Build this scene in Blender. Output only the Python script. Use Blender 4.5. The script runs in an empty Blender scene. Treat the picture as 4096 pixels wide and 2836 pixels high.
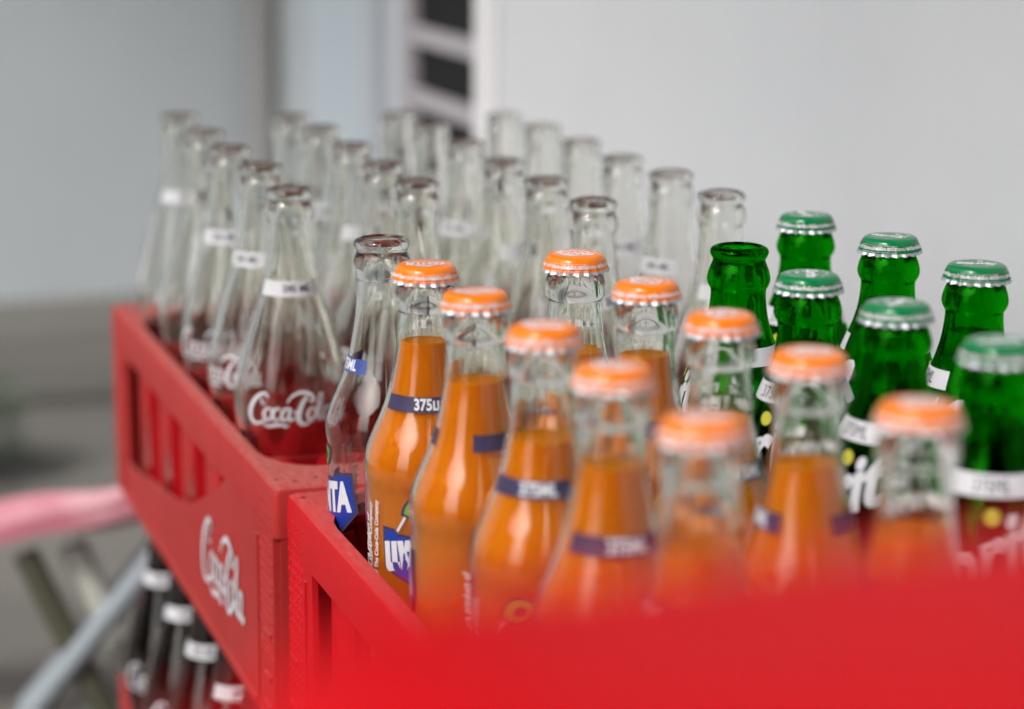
import bpy, bmesh, math, random
from mathutils import Vector, Matrix
R = math.radians
random.seed(7)
scene = bpy.context.scene
COL = scene.collection

# ------------------------------------------------------------------ camera, world, sun, exposure
YAW, PITCH, ROLL = 0.3341, 0.22, 0.0061
CAM = Vector((-0.2865, -1.0256, 0.1806))
cam_d = bpy.data.cameras.new('camera')
cam = bpy.data.objects.new('camera', cam_d); COL.objects.link(cam)
cam_d.sensor_width = 36; cam_d.sensor_fit = 'HORIZONTAL'; cam_d.lens = 79.74
cam_d.clip_start = 0.01; cam_d.clip_end = 500
fwd = Vector((math.sin(YAW)*math.cos(PITCH), math.cos(YAW)*math.cos(PITCH), -math.sin(PITCH)))
rgt = Vector((math.cos(YAW), -math.sin(YAW), 0)); up = rgt.cross(fwd)
r2 = rgt*math.cos(ROLL) + up*math.sin(ROLL); u2 = -rgt*math.sin(ROLL) + up*math.cos(ROLL)
M = Matrix((r2, u2, -fwd)).transposed().to_4x4(); M.translation = CAM
cam.matrix_world = M
cam_d.dof.use_dof = True; cam_d.dof.focus_distance = 1.045; cam_d.dof.aperture_fstop = 4.3
scene.camera = cam

world = bpy.data.worlds.new('World'); scene.world = world; world.use_nodes = True
wn = world.node_tree; wn.nodes.clear()
SUN_EL, SUN_ROT = 48, 236
sky = wn.nodes.new('ShaderNodeTexSky'); sky.sky_type = 'NISHITA'; sky.sun_disc = False
sky.sun_elevation = R(SUN_EL); sky.sun_rotation = R(SUN_ROT); sky.air_density = 1.0; sky.dust_density = 6.0; sky.ozone_density = 1.0
hs = wn.nodes.new('ShaderNodeHueSaturation'); hs.inputs['Saturation'].default_value = 0.35
bg = wn.nodes.new('ShaderNodeBackground'); bg.inputs['Strength'].default_value = 0.15
wo = wn.nodes.new('ShaderNodeOutputWorld')
wn.links.new(sky.outputs[0], hs.inputs['Color']); wn.links.new(hs.outputs[0], bg.inputs[0]); wn.links.new(bg.outputs[0], wo.inputs[0])

sun_d = bpy.data.lights.new('sun', 'SUN'); sun_d.energy = 1.2; sun_d.angle = R(10); sun_d.color = (1.0, 0.985, 0.97)
sun = bpy.data.objects.new('sun', sun_d); COL.objects.link(sun)
az = R(SUN_ROT)
sdir = Vector((math.sin(az)*math.cos(R(SUN_EL)), math.cos(az)*math.cos(R(SUN_EL)), math.sin(R(SUN_EL))))
sun.rotation_euler = sdir.to_track_quat('Z', 'Y').to_euler()

vs = scene.view_settings
scene.display_settings.display_device = 'sRGB'
vs.view_transform = 'Standard'; vs.look = 'None'; vs.gamma = 1.0; vs.use_curve_mapping = False
vs.exposure = 0.56
cy = scene.cycles
cy.max_bounces = 40; cy.transmission_bounces = 40; cy.glossy_bounces = 8; cy.diffuse_bounces = 4
cy.transparent_max_bounces = 16; cy.caustics_reflective = True; cy.caustics_refractive = True
cy.sample_clamp_indirect = 6.0; cy.blur_glossy = 0.5
cy.use_denoising = True
try: cy.denoiser = 'OPENIMAGEDENOISE'
except Exception: pass

# ------------------------------------------------------------------ helpers
def tag(o, label=None, cat=None, group=None, kind=None):
    if label: o['label'] = label
    if cat: o['category'] = cat
    if group: o['group'] = group
    if kind: o['kind'] = kind
    return o

def empty(name, loc=(0,0,0), rz=0):
    o = bpy.data.objects.new(name, None); COL.objects.link(o)
    o.location = loc; o.rotation_euler = (0,0,rz); o.empty_display_size = 0.02
    return o

def finish(bm, name, mats, parent=None, smooth=35, loc=None, normals=True):
    if normals: bmesh.ops.recalc_face_normals(bm, faces=bm.faces)
    if smooth:
        lim = R(smooth)
        for e in bm.edges:
            e.smooth = len(e.link_faces) == 2 and e.calc_face_angle(9) < lim
        for f in bm.faces: f.smooth = True
    me = bpy.data.meshes.new(name); bm.to_mesh(me); bm.free()
    for m in (mats if isinstance(mats, (list, tuple)) else [mats]): me.materials.append(m)
    o = bpy.data.objects.new(name, me); COL.objects.link(o)
    if parent: o.parent = parent
    if loc: o.location = loc
    return o

def box(bm, x0, x1, y0, y1, z0, z1, mi=0):
    v = [bm.verts.new((x, y, z)) for z in (z0, z1) for y in (y0, y1) for x in (x0, x1)]
    for q in ((0,2,3,1),(4,5,7,6),(0,1,5,4),(2,6,7,3),(0,4,6,2),(1,3,7,5)):
        f = bm.faces.new([v[i] for i in q]); f.material_index = mi
    return v

def copy_tree(o, parent=None):
    c = o.copy(); COL.objects.link(c); c.parent = parent
    for ch in list(o.children): copy_tree(ch, c)
    return c

def interp(tab, z):
    if z >= tab[0][0]: return tab[0][1]
    for (a, ra), (b, rb) in zip(tab, tab[1:]):
        if b <= z <= a:
            t = (a - z)/(a - b); return ra + (rb - ra)*t
    return tab[-1][1]

def smooth_profile(tab, n):
    """Catmull-Rom through (z, r) points, n steps per span."""
    out = []
    P = [tab[0]] + list(tab) + [tab[-1]]
    for i in range(1, len(P)-2):
        p0, p1, p2, p3 = P[i-1], P[i], P[i+1], P[i+2]
        for k in range(n):
            t = k/n
            c = [0.5*((2*p1[j]) + (-p0[j]+p2[j])*t + (2*p0[j]-5*p1[j]+4*p2[j]-p3[j])*t*t + (-p0[j]+3*p1[j]-3*p2[j]+p3[j])*t**3) for j in (0, 1)]
            out.append(tuple(c))
    out.append(tab[-1])
    return out

# ------------------------------------------------------------------ materials
def mat(name):
    m = bpy.data.materials.new(name); m.use_nodes = True
    nt = m.node_tree; b = nt.nodes['Principled BSDF']
    return m, nt, b

def noise_bump(nt, b, scale=200, strength=0.2, dist=0.001, stretch=(1,1,1), detail=3):
    tc = nt.nodes.new('ShaderNodeTexCoord'); mp = nt.nodes.new('ShaderNodeMapping'); mp.inputs['Scale'].default_value = stretch
    n = nt.nodes.new('ShaderNodeTexNoise'); n.inputs['Scale'].default_value = scale; n.inputs['Detail'].default_value = detail
    bp = nt.nodes.new('ShaderNodeBump'); bp.inputs['Strength'].default_value = strength; bp.inputs['Distance'].default_value = dist
    nt.links.new(tc.outputs['Object'], mp.inputs[0]); nt.links.new(mp.outputs[0], n.inputs['Vector'])
    nt.links.new(n.outputs['Fac'], bp.inputs['Height']); nt.links.new(bp.outputs[0], b.inputs['Normal'])
    return tc, mp, n

def ramp_color(nt, fac, stops):
    r = nt.nodes.new('ShaderNodeValToRGB'); el = r.color_ramp.elements
    while len(el) < len(stops): el.new(0.5)
    for e, (p, c) in zip(el, stops): e.position = p; e.color = (*c, 1)
    nt.links.new(fac, r.inputs[0]); return r

def plain(name, col, rough=0.5, metal=0.0, spec=0.5):
    m, nt, b = mat(name)
    b.inputs['Base Color'].default_value = (*col, 1); b.inputs['Roughness'].default_value = rough
    b.inputs['Metallic'].default_value = metal; b.inputs['Specular IOR Level'].default_value = spec
    return m

def red_plastic(name, c1, c2, scuff, spec=.12):
    m, nt, b = mat(name)
    tc, mp, n = noise_bump(nt, b, 60, 0.12, 0.0008, (1,1,1), 5)
    n2 = nt.nodes.new('ShaderNodeTexNoise'); n2.inputs['Scale'].default_value = 14; n2.inputs['Detail'].default_value = 8; n2.inputs['Roughness'].default_value = 0.7
    nt.links.new(tc.outputs['Object'], n2.inputs['Vector'])
    n3 = nt.nodes.new('ShaderNodeTexNoise'); n3.inputs['Scale'].default_value = 420; n3.inputs['Detail'].default_value = 6
    mp3 = nt.nodes.new('ShaderNodeMapping'); mp3.inputs['Scale'].default_value = (1, .30, 1)
    nt.links.new(tc.outputs['Object'], mp3.inputs[0]); nt.links.new(mp3.outputs[0], n3.inputs['Vector'])
    # scuffs: worn pale patches on upward and rim faces
    geo = nt.nodes.new('ShaderNodeNewGeometry'); sep = nt.nodes.new('ShaderNodeSeparateXYZ'); nt.links.new(geo.outputs['True Normal'], sep.inputs[0])
    base = ramp_color(nt, n2.outputs['Fac'], [(0.3, c1), (0.7, c2)])
    sc = ramp_color(nt, n3.outputs['Fac'], [(0.15, (.1,.1,.1)), (0.85, (1,1,1))])
    up = nt.nodes.new('ShaderNodeMapRange'); up.inputs['From Min'].default_value = 0.6; up.inputs['From Max'].default_value = 1.0
    up.inputs['To Min'].default_value = 0.12*scuff; up.inputs['To Max'].default_value = 0.75*scuff
    nt.links.new(sep.outputs['Z'], up.inputs['Value'])
    mul = nt.nodes.new('ShaderNodeMath'); mul.operation = 'MULTIPLY'; nt.links.new(sc.outputs[0], mul.inputs[0]); nt.links.new(up.outputs[0], mul.inputs[1])
    mx = nt.nodes.new('ShaderNodeMix'); mx.data_type = 'RGBA'; mx.inputs[7].default_value = (.42, .17, .15, 1)
    nt.links.new(mul.outputs[0], mx.inputs[0]); nt.links.new(base.outputs[0], mx.inputs[6]); nt.links.new(mx.outputs[2], b.inputs['Base Color'])
    b.inputs['Roughness'].default_value = 0.5
    b.inputs['Specular IOR Level'].default_value = spec
    b.inputs['Subsurface Weight'].default_value = 0.0
    return m

def glass(name, tint, rough=0.0, bump=0.25, scale=45, wear=None):
    m, nt, b = mat(name); nt.nodes.remove(b)
    g = nt.nodes.new('ShaderNodeBsdfGlass'); g.inputs['Color'].default_value = (*tint, 1); g.inputs['IOR'].default_value = 1.5; g.inputs['Roughness'].default_value = rough
    nt.links.new(g.outputs[0], nt.nodes['Material Output'].inputs['Surface'])
    tc, mp, n = noise_bump(nt, g, scale, bump, 0.0015, (1, 1, .22), 2)
    if wear:      # pale scuff ring where returnable bottles rub against each other
        z0, z1 = wear
        sp = nt.nodes.new('ShaderNodeSeparateXYZ'); nt.links.new(tc.outputs['Object'], sp.inputs[0])
        mid, hw = (z0+z1)/2, abs(z1-z0)/2
        a = nt.nodes.new('ShaderNodeMath'); a.operation = 'SUBTRACT'; a.inputs[1].default_value = mid; nt.links.new(sp.outputs['Z'], a.inputs[0])
        ab = nt.nodes.new('ShaderNodeMath'); ab.operation = 'ABSOLUTE'; nt.links.new(a.outputs[0], ab.inputs[0])
        mr = nt.nodes.new('ShaderNodeMapRange'); mr.inputs['From Min'].default_value = hw; mr.inputs['From Max'].default_value = hw*.3; mr.inputs['To Max'].default_value = .55
        nt.links.new(ab.outputs[0], mr.inputs['Value'])
        n2 = nt.nodes.new('ShaderNodeTexNoise'); n2.inputs['Scale'].default_value = 260; n2.inputs['Detail'].default_value = 5; nt.links.new(tc.outputs['Object'], n2.inputs['Vector'])
        r2 = ramp_color(nt, n2.outputs['Fac'], [(0.45, (0,0,0)), (0.62, (1,1,1))])
        mu = nt.nodes.new('ShaderNodeMath'); mu.operation = 'MULTIPLY'; nt.links.new(mr.outputs[0], mu.inputs[0]); nt.links.new(r2.outputs[0], mu.inputs[1])
        df = nt.nodes.new('ShaderNodeBsdfDiffuse'); df.inputs['Color'].default_value = (.62, .63, .62, 1)
        ms = nt.nodes.new('ShaderNodeMixShader'); nt.links.new(mu.outputs[0], ms.inputs[0]); nt.links.new(g.outputs[0], ms.inputs[1]); nt.links.new(df.outputs[0], ms.inputs[2])
        nt.links.new(ms.outputs[0], nt.nodes['Material Output'].inputs['Surface'])
    return m

RED = red_plastic('red_crate_plastic', (.46, .0, .005), (.54, .0005, .008), 0.75, .08)
RED_FADED = red_plastic('faded_red_crate_plastic', (.33, .014, .014), (.40, .026, .024), 1.0)
RED_NEW = red_plastic('bright_red_crate_plastic', (.52, .0, .004), (.57, .0, .006), 0.04, .05)
HOLE_SHADE = plain('hole_shade_red', (.10, .0, .002), .8)
CLEAR = glass('clear_bottle_glass', (.986, .987, .970), bump=.16)
CLEAR_F = glass('clear_orange_bottle_glass', (.986, .987, .970), bump=.12)
GREEN = glass('green_bottle_glass', (.05, .68, .03))
def liquid_orange():
    m, nt, b = mat('orange_soda')
    b.inputs['Base Color'].default_value = (.78, .212, .0, 1); b.inputs['Roughness'].default_value = 0.6; b.inputs['Specular IOR Level'].default_value = 0.1
    b.inputs['Subsurface Weight'].default_value = 0.5; b.inputs['Subsurface Radius'].default_value = (1.0, .45, .02); b.inputs['Subsurface Scale'].default_value = 0.02
    return m
ORANGE = liquid_orange()
def water(name, col, ior=1.33):
    m, nt, b = mat(name); nt.nodes.remove(b)
    g = nt.nodes.new('ShaderNodeBsdfGlass'); g.inputs['Color'].default_value = (*col, 1); g.inputs['IOR'].default_value = ior
    nt.links.new(g.outputs[0], nt.nodes['Material Output'].inputs['Surface']); return m
LEMON = water('clear_soda', (.97, .99, .96))
COLA = plain('cola_liquid', (.006, .002, .001), 0.1)
PRINT_W = plain('white_print', (.62, .62, .66), 0.45, spec=.3)
PRINT_C = plain('worn_white_print', (.56, .56, .59), 0.5, spec=.2)
PRINT_N = plain('indigo_print', (.050, .040, .085), 0.4, spec=.2)
PRINT_F = plain('empty_bottle_blue_print', (.045, .075, .27), 0.4)  # bluer tint painted in where no orange drink shows behind the band
PRINT_B = plain('blue_print', (.012, .035, .28), 0.35)
PRINT_G = plain('leaf_green_print', (.10, .36, .03), 0.35)
PRINT_O = plain('orange_print', (.85, .22, .01), 0.35)
PRINT_Y = plain('yellow_print', (.48, .46, .05), 0.35)
PRINT_K = plain('dark_print', (.03, .03, .04), 0.4)
CAP_O = plain('orange_cap_paint', (.86, .20, .003), 0.2)
CAP_G = plain('green_cap_paint', (.0005, .185, .055), 0.2)
CAP_R = plain('red_cap_paint', (.45, .01, .02), 0.2)
CAP_PW = plain('cap_white_print', (.78, .76, .80), 0.25)
STEEL = plain('bare_cap_steel', (.50, .50, .54), 0.48, 0.9)
LINER = plain('cap_liner', (.25, .22, .20), 0.6)

# ------------------------------------------------------------------ setting
FZ = -0.529
def noise_mat(name, c1, c2, scale, rough=0.85, bump=0.2, stretch=(1,1,1), bdist=0.004, sb=None):
    m, nt, b = mat(name)
    tc, mp, n = noise_bump(nt, b, sb or scale*6, bump, bdist, stretch, 6)
    n2 = nt.nodes.new('ShaderNodeTexNoise'); n2.inputs['Scale'].default_value = scale; n2.inputs['Detail'].default_value = 7; n2.inputs['Roughness'].default_value = .6
    nt.links.new(mp.outputs[0], n2.inputs['Vector'])
    r = ramp_color(nt, n2.outputs['Fac'], [(0.25, tuple(c*.90 for c in c1)), (0.42, c1), (0.66, c2)])
    nt.links.new(r.outputs[0], b.inputs['Base Color']); b.inputs['Roughness'].default_value = rough
    return m
CONC = noise_mat('worn_concrete', (.10, .094, .084), (.18, .169, .152), 1.7, stretch=(.5, 1.6, 1))
PLASTER = noise_mat('white_plaster', (.66, .69, .72), (.72, .75, .775), 1.2, 0.8, 0.15, sb=25)
PLASTER_B = noise_mat('grey_plaster', (.44, .475, .50), (.50, .535, .56), 0.9, 0.85, 0.15, sb=25)
PALEBLUE = plain('pale_blue_paint', (.52, .60, .66), 0.45)
WHITE_P = plain('white_frame_paint', (.84, .84, .86), 0.4)
LILACP = plain('pale_lilac_paint', (.50, .53, .58), 0.5)
GREYP = plain('grey_lilac_paint', (.42, .40, .43), 0.5)
ROOM_SHADE = plain('room_shade_black', (.009, .008, .008), 0.6, spec=0.2)
CORNER_STRIPE = plain('corner_stripe_grey', (.30, .295, .29), 0.6)

bm = bmesh.new(); N = 10
box(bm, -30, 30, -30, 30, FZ-0.3, FZ)
tag(finish(bm, 'ground', CONC, smooth=0), kind='structure')

# concrete kerb strip at the foot of the far wall
bm = bmesh.new(); box(bm, -6, 0.534, 1.86, 2.489, FZ+0.001, FZ+0.018)
k = finish(bm, 'concrete_step', CONC, smooth=0); tag(k, 'low worn concrete step along the foot of the pale grey wall', 'step')
# far wall, facing the camera
bm = bmesh.new(); box(bm, -6, 0.73, 2.49, 2.69, FZ-0.01, 3.2)
tag(finish(bm, 'far_wall', PLASTER_B, smooth=0), 'pale blue-grey plain wall behind the crates, its foot on the worn floor', 'wall')
# side wall beside the crates
bm = bmesh.new(); box(bm, 0.33, 0.50, -3.2, 0.782, FZ-0.01, 3.2)
tag(finish(bm, 'side_wall', PLASTER, smooth=0), 'smooth white plaster wall running close beside the crates', 'wall')
# set back house front beyond the window
bm = bmesh.new(); box(bm, 0.535, 0.73, 1.14, 2.489, FZ-0.01, 3.2)
tag(finish(bm, 'recessed_wall', PLASTER_B, smooth=0), 'narrow greyish white wall set back between the far wall and the window', 'wall')
t = empty('door', (0.533, 1.84, FZ))
bm = bmesh.new(); box(bm, -0.022, 0.0, 0.0, 0.34, 0.01, 2.3); finish(bm, 'door_leaf', PALEBLUE, t, smooth=0)
bm = bmesh.new(); box(bm, -0.03, 0.0, -0.05, -0.003, 0.01, 2.36); finish(bm, 'door_frame', LILACP, t, smooth=0)
tag(t, 'pale blue door leaf in the set back wall left of the barred window', 'door')
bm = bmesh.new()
bmesh.ops.create_cone(bm, segments=20, radius1=0.02, radius2=0.02, depth=3.6, cap_ends=True, matrix=Matrix.Translation((0.510, 2.46, FZ+1.8)))  # added thin cylinder standing in for the dark line of the corner
tag(finish(bm, 'corner_stripe', CORNER_STRIPE), 'grey brown vertical pipe standing in for the dark corner by the far wall', 'stripe')

w = empty('barred_window', (0.33, 0.785, FZ))
bm = bmesh.new(); box(bm, -0.004, 0.016, 0.0, 0.060, 0.01, 3.1); finish(bm, 'frame', WHITE_P, w, smooth=0)
bm = bmesh.new(); box(bm, 0.001, 0.016, 0.272, 0.295, 0.01, 3.1); finish(bm, 'frame', GREYP, w, smooth=0)
bm = bmesh.new(); box(bm, 0.0, 0.15, 0.298, 0.345, 0.0, 3.1); finish(bm, 'jamb', LILACP, w, smooth=0)
z = 0.0075-FZ-0.0595*4
while z < 1.6:
    bm = bmesh.new(); box(bm, 0.0025, 0.0095, 0.0605, 0.2715, z-0.0090, z+0.0090)
    finish(bm, 'bar', GREYP, w, smooth=0); z += 0.0595
bm = bmesh.new(); box(bm, 0.011, 0.015, 0.0602, 0.2718, 0.02, 3.0); finish(bm, 'room_shade_panel', ROOM_SHADE, w, smooth=0)  # near-black panel, painted for the shade of the unlit room behind the bars
tag(w, 'dark window with horizontal grey bars and a white upright frame', 'window')

# added out of view to darken reflections and cut sky light: a roof overhead and a dark hedge behind the photographer, leaving the yard open to the left
SHADE_ROOF = noise_mat('shade_roof_brown', (.10, .07, .05), (.16, .12, .09), 2.0)
bm = bmesh.new(); box(bm, -1.25, 0.329, -3.2, 2.6, 2.10, 2.14)
tag(finish(bm, 'shade_roof', SHADE_ROOF, smooth=0), 'brown roof added out of view above to cut sky light', 'roof')
BLOCKER = noise_mat('blocker_green', (.018, .035, .010), (.05, .085, .025), 6.0, bump=1.0, bdist=.05)
def blocker(x0, x1, y0, y1, h, lab):
    bm = bmesh.new(); box(bm, x0, x1, y0, y1, FZ+0.001, FZ+h)
    bmesh.ops.subdivide_edges(bm, edges=bm.edges, cuts=14, use_grid_fill=True)
    for v in bm.verts:
        n = Vector((v.co.x-(x0+x1)/2, v.co.y-(y0+y1)/2, 0)).normalized()
        v.co += n*random.uniform(-.25, .25); v.co.z += random.uniform(-.25, .25) if v.co.z > FZ+.5 else 0
    tag(finish(bm, 'blocker', BLOCKER, smooth=0), lab, 'blocker')
blocker(-1.6, 3.5, -6.5, -5.0, 4.2, 'added tall dark green hedge across the yard behind the photographer')
blocker(-4.6, -1.7, -5.2, -4.0, 3.4, 'added lower dark green hedge at the open side of the yard')
blocker(-7.4, -6.2, -1.9, 2.5, 3.2, 'added dark green hedge at the far left side of the yard')

# ------------------------------------------------------------------ crates
CW, CL, CH = 0.316, 0.504, 0.134
PX, PY = 0.077, 0.077
def crate_bm(lip=0.026, orad=0.004, drop=0.0):
    bm = bmesh.new()
    # rim: lofted rings between the outer rectangle and a rounded inner opening
    def rect_loop(d, z, rad):
        pts = []; n = 6
        x0, x1, y0, y1 = d, CW-d, d, CL-d
        for cx, cyy, a0 in ((x1-rad, y0+rad, -90), (x1-rad, y1-rad, 0), (x0+rad, y1-rad, 90), (x0+rad, y0+rad, 180)):
            for k in range(n+1):
                a = R(a0 + 90*k/n); pts.append((cx+rad*math.cos(a), cyy+rad*math.sin(a), z))
        return pts
    def inner_loop(z, g=0.0):
        x0, x1, y0, y1 = 0.0075-g, CW-0.0075+g, lip-g, CL-lip+g
        rx, ry = 0.030, 0.040; n = 6; pts = []
        for cx, cyy, a0 in ((x1-rx, y0+ry, -90), (x1-rx, y1-ry, 0), (x0+rx, y1-ry, 90), (x0+rx, y0+ry, 180)):
            for k in range(n+1):
                a = R(a0 + 90*k/n); pts.append((cx+rx*math.cos(a), cyy+ry*math.sin(a), z))
        return pts
    H = CH
    loops = [rect_loop(0.003, H-0.0265, max(.003, orad-.001)), rect_loop(0.0, H-0.0265, orad), rect_loop(0, H-0.0035, orad), rect_loop(0.0009, H-0.0010, orad),
             rect_loop(0.0028, H, max(.003, orad-.001)), inner_loop(H, -0.0012), inner_loop(H-0.0008, -0.0003), inner_loop(H-0.003, 0), inner_loop(H-0.010, 0), inner_loop(H-0.010, .002), inner_loop(H-0.004, .002), rect_loop(0.003, H-0.004, max(.003, orad-.001))]
    vv = [[bm.verts.new(p) for p in L] for L in loops]
    n = len(vv[0])
    for a, b in zip(vv, vv[1:]+vv[:1]):
        for i in range(n): bm.faces.new((a[i], a[(i+1)%n], b[(i+1)%n], b[i]))
    if drop:      # rounded-off shoulders at the corners of the rim
        for L in vv:
            for v in L:
                q = min(v.co.x, CW-v.co.x)
                if q < orad and v.co.z > H-0.02: v.co.z -= drop*(1-math.sqrt(max(0, 1-((orad-q)/orad)**2)))
    # side panels with sloping window openings (outer skin 3 mm)
    top = H-0.0267
    curve = [(0.003, top), (0.118, top), (0.130, top-0.004), (0.138, 0.098), (0.160, 0.089), (0.20, 0.073), (0.24, 0.060), (0.285, 0.050), (0.34, 0.043), (0.38, 0.038), (0.43, 0.030), (0.452, 0.030), (0.454, top), (CL-0.003, top)]
    for xs in ((0.0004, 0.0034), (CW-0.0034, CW-0.0004)):
        for x_in in (0,):
            vo = [[bm.verts.new((x, y, z)) for x in xs] for y, z in curve]
            vb = [[bm.verts.new((x, y, 0.0)) for x in xs] for y, z in curve]
            for i in range(len(curve)-1):
                a, b, c, d = vb[i], vb[i+1], vo[i+1], vo[i]
                bm.faces.new((a[0], b[0], c[0], d[0])); bm.faces.new((a[1], d[1], c[1], b[1]))
                bm.faces.new((d[0], c[0], c[1], d[1])); bm.faces.new((a[0], a[1], b[1], b[0]))
            for i in (0, -1): bm.faces.new((vb[i][0], vo[i][0], vo[i][1], vb[i][1]))
    # end panels
    box(bm, 0.0036, CW-0.0036, 0.0004, 0.0034, 0.0, top); box(bm, 0.0036, CW-0.0036, CL-0.0034, CL-0.0004, 0.0, top)
    # inner skin on the ends, corner webs
    box(bm, 0.0075, CW-0.0075, 0.018, 0.0195, 0.004, H-0.011); box(bm, 0.0075, CW-0.0075, CL-0.0195, CL-0.018, 0.004, H-0.011)
    for x0 in (0.0036, CW-0.0096):
        for y0 in (0.030, CL-0.036): box(bm, x0, x0+0.006, y0, y0+0.003, 0.001, H-0.011)
    # round bottle wells whose backs show through the side openings
    rw = 0.0345
    for xc, sg in ((0.0430, -1), (CW-0.0430, 1)):
        for k in range(6):
            yc = CL/2 + PY*(k-2.5); ring = []
            for i in range(15):
                a = R(-60 + 120*i/14)
                ring.append([bm.verts.new((xc+sg*r*math.cos(a), yc+r*math.sin(a), z)) for r in (rw, rw-0.0013) for z in (0.0045, CH-0.013)])
            for a, b in zip(ring, ring[1:]):
                bm.faces.new((a[0], b[0], b[1], a[1])); bm.faces.new((a[2], a[3], b[3], b[2]))
                bm.faces.new((a[1], b[1], b[3], a[3])); bm.faces.new((a[0], a[2], b[2], b[0]))
            for e in (ring[0], ring[-1]): bm.faces.new((e[0], e[1], e[3], e[2]))
    # rounded foot rail
    box(bm, 0.004, CW-0.004, 0.004, 0.010, -0.0001, 0.012); box(bm, 0.004, CW-0.004, CL-0.010, CL-0.004, -0.0001, 0.012)
    # raised lower frame and grip texture on the side faces
    for x0, x1 in ((-0.0008, 0.001), (CW-0.001, CW+0.0008)):
        for ya, yb in ((0.003, 0.034), (CL-0.034, CL-0.003)):
            for r in range(17):
                zz = H-0.012-0.0052*r
                for c in range(5):
                    y = ya + 0.003 + c*0.0056 + (0.0028 if r % 2 else 0)
                    a = bm.verts.new((x0 if x0 < 0.1 else x1, y, zz)); # wedge
                    xin = 0.0 if x0 < 0.1 else CW
                    xin2 = 0.0006 if x0 < 0.1 else CW-0.0006
                    p = [bm.verts.new((xin2, y-0.0025, zz-0.0005)), bm.verts.new((xin2, y+0.0025, zz-0.0005)), bm.verts.new((xin2, y+0.0022, zz+0.0026)), bm.verts.new((xin2, y-0.0022, zz+0.0026))]
                    for i in range(4): bm.faces.new((p[i], p[(i+1)%4], a))
        for ya in (0.0365, CL-0.0395): box(bm, x0+0.0001, x1-0.0001, ya, ya+0.003, 0.004, H-0.034)
        box(bm, x0+0.0002, x1-0.0002, 0.045, CL-0.045, 0.0015, 0.006)
        # framed slot next to the corner posts
        for ya, yb in ((0.012, 0.018), (CL-0.018, CL-0.012)):
            for zc in (0.052, 0.028, 0.012):
                box(bm, x0-0.0001, x1+0.0001, ya-0.004, yb+0.004, zc-0.0012, zc+0.0012)
    # dark red discs on the end lips, painting the shade inside drain holes
    for hx, hy in ((0.006, CL-0.012), (0.018, CL-0.018), (0.006, 0.018), (0.014, 0.012), (0.026, 0.016)):
        for sx in (hx, CW-hx):
            n0 = len(bm.faces)
            bmesh.ops.create_cone(bm, segments=10, radius1=.0012, radius2=.0012, depth=.0006, cap_ends=True, matrix=Matrix.Translation((sx, hy, H-0.0001)))
            bm.faces.ensure_lookup_table()
            for f in bm.faces[n0:]: f.material_index = 1
    # floor grid
    box(bm, 0.0036, CW-0.0036, 0.0036, CL-0.0036, 0.0012, 0.0042)
    return bm

def dividers_bm():
    bm = bmesh.new(); zt = CH-0.0095; t = 0.0011
    xs = [0.0425+PX*0.5+PX*i for i in range(3)]
    ys = [0.059+PY*0.5+PY*i for i in range(5)]
    ys = [0.0295+0.04+PY*i for i in range(6)][:5]
    ys = [CL/2 + PY*(i-2) for i in range(5)]
    for x in xs:
        # scalloped long divider, dipping between crossings
        segs = 60; pts = []
        for k in range(segs+1):
            y = 0.0197 + (CL-0.0394)*k/segs
            d = min(abs(y-yy) for yy in ys+[0.0197, CL-0.0197])
            dip = 0.016*max(0, min(1, (d-0.010)/0.012)); pts.append((y, zt-dip))
        for a, b in zip(pts, pts[1:]):
            v = [bm.verts.new(p) for p in ((x-t, a[0], .0044), (x+t, a[0], .0044), (x+t, b[0], .0044), (x-t, b[0], .0044), (x-t, a[0], a[1]), (x+t, a[0], a[1]), (x+t, b[0], b[1]), (x-t, b[0], b[1]))]
            for q in ((4,5,6,7),(0,4,7,3),(1,2,6,5)): bm.faces.new([v[i] for i in q])
    for y in ys:
        x = 0.0078
        for i, xe in enumerate(xs+[CW-0.0078]):
            hi = xe-t-0.0002 if i < 3 else xe
            box(bm, x, hi, y-t, y+t, 0.0044, zt-0.0015)
            x = xe+t+0.0002
    # stiffening ribs on the end walls
    for y0, y1 in ((0.0196, 0.026), (CL-0.026, CL-0.0196)):
        for i in range(9):
            x = 0.030 + 0.031*i; box(bm, x-0.0012, x+0.0012, y0, y1, 0.006, CH-0.03)
    bmesh.ops.remove_doubles(bm, verts=bm.verts, dist=1e-6)
    return bm

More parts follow.
